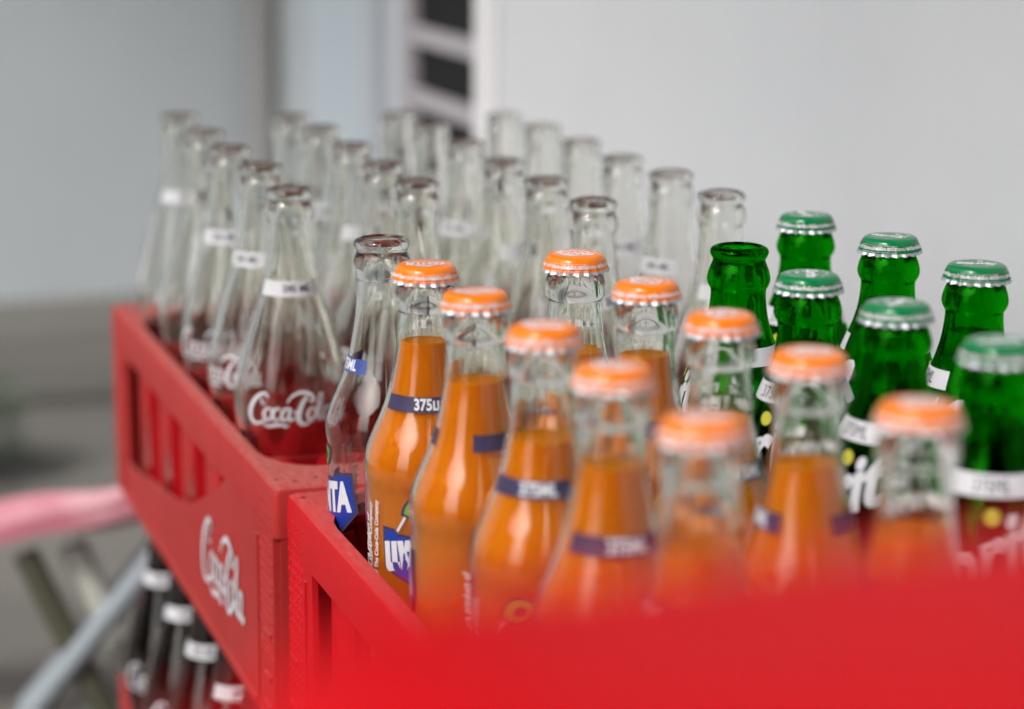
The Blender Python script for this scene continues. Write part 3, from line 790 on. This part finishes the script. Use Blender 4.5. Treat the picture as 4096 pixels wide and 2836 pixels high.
for i, (c, s, x, y, z, fx, fy) in enumerate(A_TAB):
    t = CP if i == 0 else copy_tree(CP)
    near = {0: 4, 1: 4, 2: 5, 3: 5}[c]-s
    lab = 'empty clear cola bottle, %s from the near end of the %s row' % (ORD[near], rowname[c])
    K = 0.958     # the empties stand a little nearer and are a little slimmer than first surveyed
    top = CAM + (Vector((x, y, z))-CAM)*K; ft = CAM + (Vector((fx, fy, z))-CAM)*K
    t.scale = (K, K, K)
    place(t, top, (ft.x, ft.y), phiA.get((c, s), random.uniform(-170, 170)), lab, 'bottle', GRP['cola'], HB=0.258)

# front crate: orange soda
OP = proto_orange(True); OE = proto_orange(False)
# column, slot, lip xyz, foot xy, label turn, liquid level (None = near empty), cap turn, label
ORANGES = [
    (0,1, 0.0020,-0.0770, 0.0000, 0.0009,-0.0770,  -8, -.0335, 188, 'full orange soda bottle, sharp, right beside the open clear one at the crate edge'),
    (0,2, 0.0000,-0.1540, 0.0020, 0.0000,-0.1539,  55, -.0360, 175, 'full orange soda bottle, third in the row along the crate edge, indigo band split'),
    (0,3, 0.0020,-0.2310, 0.0030, 0.0009,-0.2309, 161, -.0430, 150, 'orange soda bottle in the edge row, just before the last two blurred ones'),
    (0,4, 0.0000,-0.3080, 0.0040, 0.0000,-0.3078, 186, -.0340, 120, 'blurred orange soda bottle, second nearest the lens in the edge row'),
    (0,5, 0.0000,-0.3850, 0.0040, 0.0000,-0.3848, 100, -.0420,  40, 'most blurred orange soda bottle of the edge row, nearest the lens'),
    (1,1, 0.0730,-0.0770, 0.0010, 0.0752,-0.0770, 105, -.0440, 160, 'low filled orange soda bottle, sharp cap, farthest in the second row'),
    (1,2, 0.0760,-0.1540, 0.0020, 0.0765,-0.1539,  45, -.0300, 120, 'orange soda bottle in front of the low filled one, second in the inner row'),
    (1,3, 0.0760,-0.2310, 0.0030, 0.0765,-0.2309, 207, -.0410,  80, 'orange soda bottle in front of the open green bottle'),
    (1,4, 0.0760,-0.3080, 0.0040, 0.0765,-0.3078,  93, -.0400,  30, 'blurred orange soda bottle, second nearest the lens in the inner row'),
    (1,5, 0.0780,-0.3850, 0.0030, 0.0774,-0.3848, 150, -.0420,  60, 'blurred orange soda bottle beside the nearest green bottle, lowest cap at right'),
]
for i, (c, s, x, y, z, fx, fy, phi, lev, cs, lab) in enumerate(ORANGES):
    t = OP if i == 0 else copy_tree(OP)
    ORANGES[i] = ORANGES[i] + (t,)
for (c, s, x, y, z, fx, fy, phi, lev, cs, lab, t) in ORANGES:
    finish(liquid_bm(FAN_I, lev-0.0005, .00025), 'liquid', ORANGE, t, smooth=50)
    place(t, (x, y, z-0.0005), (fx, fy), phi, lab, 'bottle', GRP['orange'], cs)
    if (c, s) in ((0, 1), (0, 2), (1, 2)):      # small bubbles clinging to the meniscus
        bm = bmesh.new(); rb = interp(FAN_I, lev)-.0010
        for q in range(34):
            th = R(random.gauss(-phi*0-20, 60)); sz = random.uniform(.00018, .00042)
            bmesh.ops.create_icosphere(bm, subdivisions=1, radius=sz, matrix=Matrix.Translation((rb*math.sin(th+R(180-phi*0)), -rb*math.cos(th+R(180)), lev+.0006+sz*random.uniform(.2, 1.6))))
        tag(finish(bm, 'bubbles', LEMON, t, smooth=60), kind='stuff')
place(OE, (0.0005, -0.011, 0.0018), (0.0005, -0.017), 95, 'open empty clear bottle with a small blue band, behind the first orange soda', 'bottle', None)

# front crate: green bottles
GP = proto_lime(True); GE = proto_lime(False)
LIMES = [
    (2,2, 0.1520,-0.1540, 0.0010, 0.1530,-0.1539, 120, 265, 'capped green bottle just in front of the open green bottle'),
    (2,3, 0.1530,-0.2310, 0.0030, 0.1535,-0.2309, -62, 240, 'capped green bottle with white 375ML band between two blurred orange caps'),
    (2,4, 0.1540,-0.3080, 0.0030, 0.1539,-0.3078, -14, 200, 'nearest green bottle, blurred cap cut by the right edge, white band and lettering'),
    (3,0, 0.2270, 0.0000, 0.0000, 0.2291, 0.0000, 130, 100, 'capped green bottle farthest back, tight against the white wall'),
    (3,1, 0.2330,-0.0770, 0.0010, 0.2318,-0.0770, -125, 150, 'capped green bottle, second of the three along the white wall'),
    (3,2, 0.2350,-0.1540, 0.0010, 0.2327,-0.1539, 90, 178, 'capped green bottle nearest the lens of the three along the wall'),
]
for i, (c, s, x, y, z, fx, fy, phi, cs, lab) in enumerate(LIMES):
    t = GP if i == 0 else copy_tree(GP)
    LIMES[i] = LIMES[i] + (t,)
for (c, s, x, y, z, fx, fy, phi, cs, lab, t) in LIMES:
    place(t, (x, y, z-0.0005), (fx, fy), phi, lab, 'bottle', GRP['lime'], cs)
place(GE, (0.1545, -0.077, 0.001), (0.1539, -0.077), 75, 'open green bottle without a cap, thick rounded lip', 'bottle', None)

# lower crate: full cola bottles under the crate of empties
DP = proto_dark()
for i in range(6):
    for c in range(2):
        t = DP if (i == 0 and c == 0) else copy_tree(DP)
        p = CAM + (Vector((-0.012 + PX*c, 0.064 + CL/2 + PY*(2.5-i), -0.2675))-CAM)*0.958
        t.scale = (.958, .958, 1.0)
        place(t, p, (p.x, p.y), [-20, -10, -35, 5, -50, 20][i] if c == 0 else random.uniform(-90, 90),
              'dark full cola bottle underneath the crate, %s from the far end of its %s row' % (ORD[i], 'outer' if c == 0 else 'inner'), 'bottle', GRP['dark'])

# ------------------------------------------------------------------ folding stool in the background
def tube(bm, a, b, r, seg=16, mi=0):
    a = Vector(a); b = Vector(b); d = (b-a); q = d.to_track_quat('Z', 'Y').to_matrix().to_4x4(); q.translation = (a+b)/2
    n0 = len(bm.faces)
    bmesh.ops.create_cone(bm, segments=seg, radius1=r, radius2=r, depth=d.length, cap_ends=True, matrix=q)
    bm.faces.ensure_lookup_table()
    for f in bm.faces[n0:]: f.material_index = mi
PINK = noise_mat('pink_cloth', (.46, .15, .20), (.68, .44, .46), 6, 0.9, 0.3)
LILAC = plain('grey_lilac_cloth', (.33, .24, .30), 0.9)
BLUEM = plain('pale_blue_grey_metal', (.26, .30, .33), 0.6)
WHITEM = plain('off_white_metal', (.50, .51, .46), 0.7)
OLIVEM = plain('olive_metal', (.07, .072, .045), 0.6)
fv = Vector((math.sin(YAW), math.cos(YAW), 0)); rv = Vector((math.cos(YAW), -math.sin(YAW), 0))
def W(right, ahead, z): p = Vector((CAM.x, CAM.y, 0)) + fv*ahead + rv*right; return (p.x, p.y, z)
base = Vector(W(-0.40, 1.75, FZ))
st = empty('folding_stool', base)
def L(right, ahead, z): return tuple(Vector(W(right, ahead, z))-base)
# seat: sagging padded cloth
bm = bmesh.new(); nx, ny = 24, 10; top = []; bot = []
for j in range(ny+1):
    for i in range(nx+1):
        u, v = i/nx, j/ny
        rr_ = -0.63+0.43*u; aa = 1.70+0.08*v
        z = -0.372+0.022*u+0.020*math.exp(-((u-.82)/.08)**2)+.006*math.sin(11*u+2*v)-0.004*math.sin(7*u)+0.006*math.sin(5*v+3*u)+0.022*u
        top.append(bm.verts.new(L(rr_, aa, z))); bot.append(bm.verts.new(L(rr_, aa, z-0.016-0.004*math.sin(9*u+v))))
for j in range(ny):
    for i in range(nx):
        a = j*(nx+1)+i; q = (a, a+1, a+nx+2, a+nx+1)
        bm.faces.new([top[k] for k in q]); bm.faces.new([bot[k] for k in reversed(q)])
for j in range(ny):
    for i in (0, nx):
        a, b = j*(nx+1)+i, (j+1)*(nx+1)+i; bm.faces.new((top[a], top[b], bot[b], bot[a]))
for i in range(nx):
    for j in (0, ny):
        a, b = j*(nx+1)+i, j*(nx+1)+i+1; bm.faces.new((top[a], top[b], bot[b], bot[a]))
finish(bm, 'seat', PINK, st, smooth=60)
for nm, p, q, r_, m_ in (('leg', L(-.385, 1.72, -.368), L(-.317, 1.72, FZ+.009), .0105, OLIVEM), ('leg', L(-.352, 1.745, -.368), L(-.288, 1.745, FZ+.010), .0120, WHITEM),
                         ('leg', L(-.275, 1.71, -.362), L(-.402, 1.71, FZ+.007), .0098, BLUEM), ('leg', L(-.275, 1.78, -.362), L(-.402, 1.78, FZ+.007), .0098, BLUEM)):
    bm = bmesh.new(); tube(bm, p, q, r_); finish(bm, nm, m_, st)
tag(st, 'pink cloth seat on crossed pale metal legs, blurred on the floor beyond the crates', 'stool')

# green pot plant at the left edge
bm = bmesh.new(); rnd = random.Random(3); c0 = Vector(W(-0.635, 2.50, -0.30))
pl = empty('leafy_plant', (c0.x, c0.y, FZ))
for k in range(260):
    a = rnd.uniform(0, 6.28); rr_ = rnd.uniform(0, .07); h = rnd.uniform(.02, .11)
    c = Vector((rr_*math.cos(a), rr_*math.sin(a), h)); d = Vector((math.cos(a), math.sin(a), rnd.uniform(-.3, .8))).normalized()*rnd.uniform(.02, .04)
    s = d.cross(Vector((0,0,1))).normalized()*.008
    v = [bm.verts.new(c), bm.verts.new(c+d*.5+s), bm.verts.new(c+d), bm.verts.new(c+d*.5-s)]; bm.faces.new(v)
finish(bm, 'leaves', plain('leaf_green', (.03, .08, .02), .5), pl, smooth=0, normals=False)
bm = bmesh.new()
for k in range(6): tube(bm, (0, 0, 0.0), (.03*math.cos(k), .03*math.sin(k), .08), .003, 6)
finish(bm, 'stem', plain('stem_brown', (.06, .04, .02), .8), pl)
tag(pl, 'small dark green plant at the left edge of the photo, by the pink stool', 'plant')
